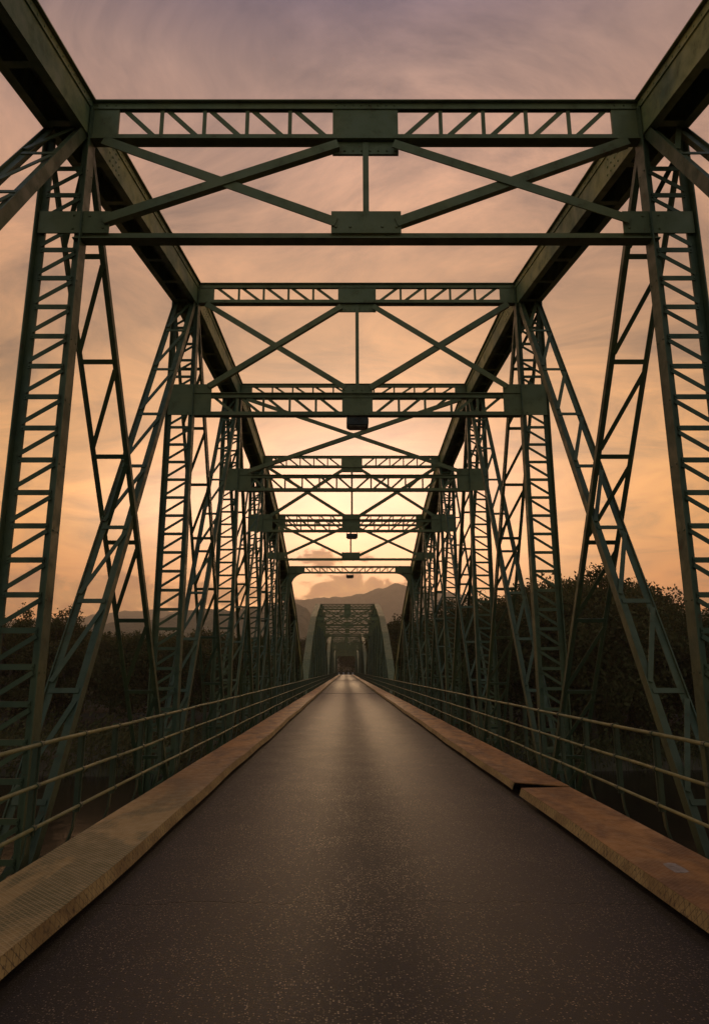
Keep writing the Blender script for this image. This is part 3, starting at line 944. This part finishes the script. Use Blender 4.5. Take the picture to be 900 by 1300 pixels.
left_crest = interp([(-200, 790), (0, 792), (90, 792), (180, 795), (260, 797), (330, 803), (380, 812), (420, 815)])
right_crest = interp([(490, 783), (515, 778), (560, 765), (620, 752), (680, 736), (740, 724), (800, 735), (850, 760), (900, 768), (1100, 750)])
forest([(p, Y) for Y, st in ((92, 38), (112, 34), (140, 28), (175, 24)) for p in range(-130, 395, st)], left_crest,
       'dark leafy tree in the wood beyond the river, left of the bridge', 'trees of the wood left of the bridge', (0, 1, 2, 4), -1, 16, 5)
forest([(p, Y) for Y, st in ((80, 48), (98, 40), (122, 34), (150, 30), (185, 26)) for p in range(505, 1060, st)], right_crest,
       'dark leafy tree in the tall wood beyond the river, right of the bridge', 'trees of the wood right of the bridge', (0, 1, 2, 5), 0, 30, 6)
for k, px, py, Y, lb_ in ((3, 12, 765, 84, 'small round open-crowned tree on the skyline at the far left edge'), (3, 42, 760, 90, 'bushy tree on the skyline hidden partly by the near left post'),
                         (3, 72, 757, 86, 'feathery open-crowned tree standing above the wood just right of the near left post'), (3, 91, 768, 88, 'smaller skyline tree to the right of the feathery one on the left'),
                         (1, 668, 728, 88, 'tall tree with leafy top in front of the bright sky right of the bridge'), (5, 756, 722, 84, 'broad tall round-topped tree between the right-hand diagonals'),
                         (3, 713, 722, 92, 'lacy tree top between two taller crowns right of the bridge'), (3, 795, 738, 86, 'thin-topped tree beside the near right post'),
                         (1, 886, 768, 80, 'lower tree at the right edge behind the near right post'), (1, 502, 776, 128, 'dark tree right beside the end post of the second span')):
    zt, x = top_z(px, py, Y); g = ground_z(x, Y); tree(k, x, Y, zt - g, lb_, None, px * .7, g)
# wood that closes the view at the end of the road
rr = random.Random(77)
for i in range(34):
    x = rr.uniform(-46, 46); y = 300 + rr.uniform(0, 40)
    tree(rr.choice((0, 1, 5)), x, y, rr.uniform(13, 18), 'dark tree in the wood that closes the view at the end of the road', 'trees beyond the end of the bridge', rr.uniform(0, 6))
for i in range(30):
    s = 1 if i % 2 else -1; x = s * rr.uniform(9, 24); y = rr.uniform(215, 298)
    tree(rr.choice((0, 1, 2)), x, y, rr.uniform(9, 14), 'dark roadside tree flanking the far end of the bridge', 'roadside trees at the far end', rr.uniform(0, 6))

# scrub and reeds on the bank: nobody could count it
def scrub():
    rr = random.Random(3); v = []; f = []
    for it in range(2300):
        x = rr.uniform(-115, 115); y = 61 + abs(rr.gauss(0, 15))
        if it > 1800: x = rr.uniform(-40, 40); y = rr.uniform(288, 304)
        if abs(x) < 5 and 100 < y < 286: continue
        g = ground_z(x, y)
        if g < WATER - .2: continue
        r = rr.uniform(.7, 1.9); hgt = r * rr.uniform(.9, 1.9) * (2.2 if it > 1800 else 1)
        for _ in range(46):
            q = Vector((x + rr.gauss(0, .55) * r, y + rr.gauss(0, .55) * r, g + abs(rr.gauss(0, .6)) * hgt))
            s = rr.uniform(.13, .30); a = Vector((rr.gauss(0, 1), rr.gauss(0, 1), rr.gauss(0, 1))).normalized(); b = a.orthogonal().normalized(); c = a.cross(b)
            o = len(v); v += [q - b * s, q + c * s * .5, q + b * s, q - c * s * .5]; f.append((o, o + 1, o + 2, o + 3))
    for _ in range(9000):                                              # grass and reed blades
        x = rr.uniform(-100, 100); y = 60 + abs(rr.gauss(0, 9)); g = ground_z(x, y)
        if g < WATER - .3: continue
        h = rr.uniform(.8, 2.3); a = rr.uniform(0, 6.28); dx, dy = math.cos(a) * .05, math.sin(a) * .05; lx, ly = rr.gauss(0, .3), rr.gauss(0, .3)
        o = len(v); v += [Vector((x - dx, y - dy, g)), Vector((x + dx, y + dy, g)), Vector((x + lx, y + ly, g + h))]; f.append((o, o + 1, o + 2))
    me = bpy.data.meshes.new('undergrowth'); me.from_pydata([tuple(q) for q in v], [], f); me.materials.append(M['leaf_scrub']); me.update()
    o = bpy.data.objects.new('undergrowth', me); C.objects.link(o)
    tag(o, 'dense scrub and reeds along the far river bank', 'undergrowth', kind='stuff')


scrub()

# ------------------------------------------------------------------ the end of the road: crash barrier with white marker posts
r = empty('crash_barrier', (0, 286, 0)); b = MB()
for z0, z1, yo in ((.50, .58, 0), (.58, .66, -.05), (.66, .74, 0), (.74, .80, -.04)): b.box(-4.6, 4.6, yo - .02, yo + .02, z0, z1 - .004)
b.build('beam', 'iron', r)
for x in (-4.2, -2.1, 0, 2.1, 4.2): q = MB(); q.box(x - .06, x + .06, .03, .15, -.2, .76); q.build('post', 'iron', r)
tag(r, 'dark crash barrier across the far end of the road under the trees', 'crash barrier')
mk0 = None
for i, (x, lb_) in enumerate(((-2.9, 'white marker post leftmost before the far crash barrier'), (-1.0, 'white marker post second from left before the far crash barrier'),
                             (1.0, 'white marker post third from left before the far crash barrier'), (2.7, 'white marker post rightmost before the far crash barrier'))):
    if mk0 is None:
        r = mk0 = empty('marker_post', (0, 0, 0)); q = MB(); q.tube([(0, 0, -.1), (0, 0, .62), (0, 0, .70)], [.36, .34, .26], 10); q.build('body', 'white_paint', r)
        q = MB(); q.tube([(0, 0, .30), (0, 0, .38)], .363, 10); q.build('dark_band', 'rubber', r)
    else: r = copy_tree(mk0)
    r.location = (x, 283.5, 0); tag(r, lb_, 'marker post', 'white marker posts at the road end')

# ------------------------------------------------------------------ evening air
HAZE = 0.00028
if HAZE > 0:
    hb = MB(); hb.box(-3600, 3600, -420, 3900, -14, 520)
    hm = bpy.data.materials.new('evening_haze'); hm.use_nodes = True; hn = NT(hm.node_tree); hn.n.clear()
    pv = hn.new('ShaderNodeVolumePrincipled'); pv.inputs['Color'].default_value = (.95, .89, .81, 1); pv.inputs['Density'].default_value = HAZE
    pv.inputs['Anisotropy'].default_value = .5
    ho = hn.new('ShaderNodeOutputMaterial'); hn.l.new(pv.outputs[0], ho.inputs['Volume'])
    h = hb.build('haze', hm); tag(h, 'thin warm evening haze over the whole valley', 'haze', kind='stuff')
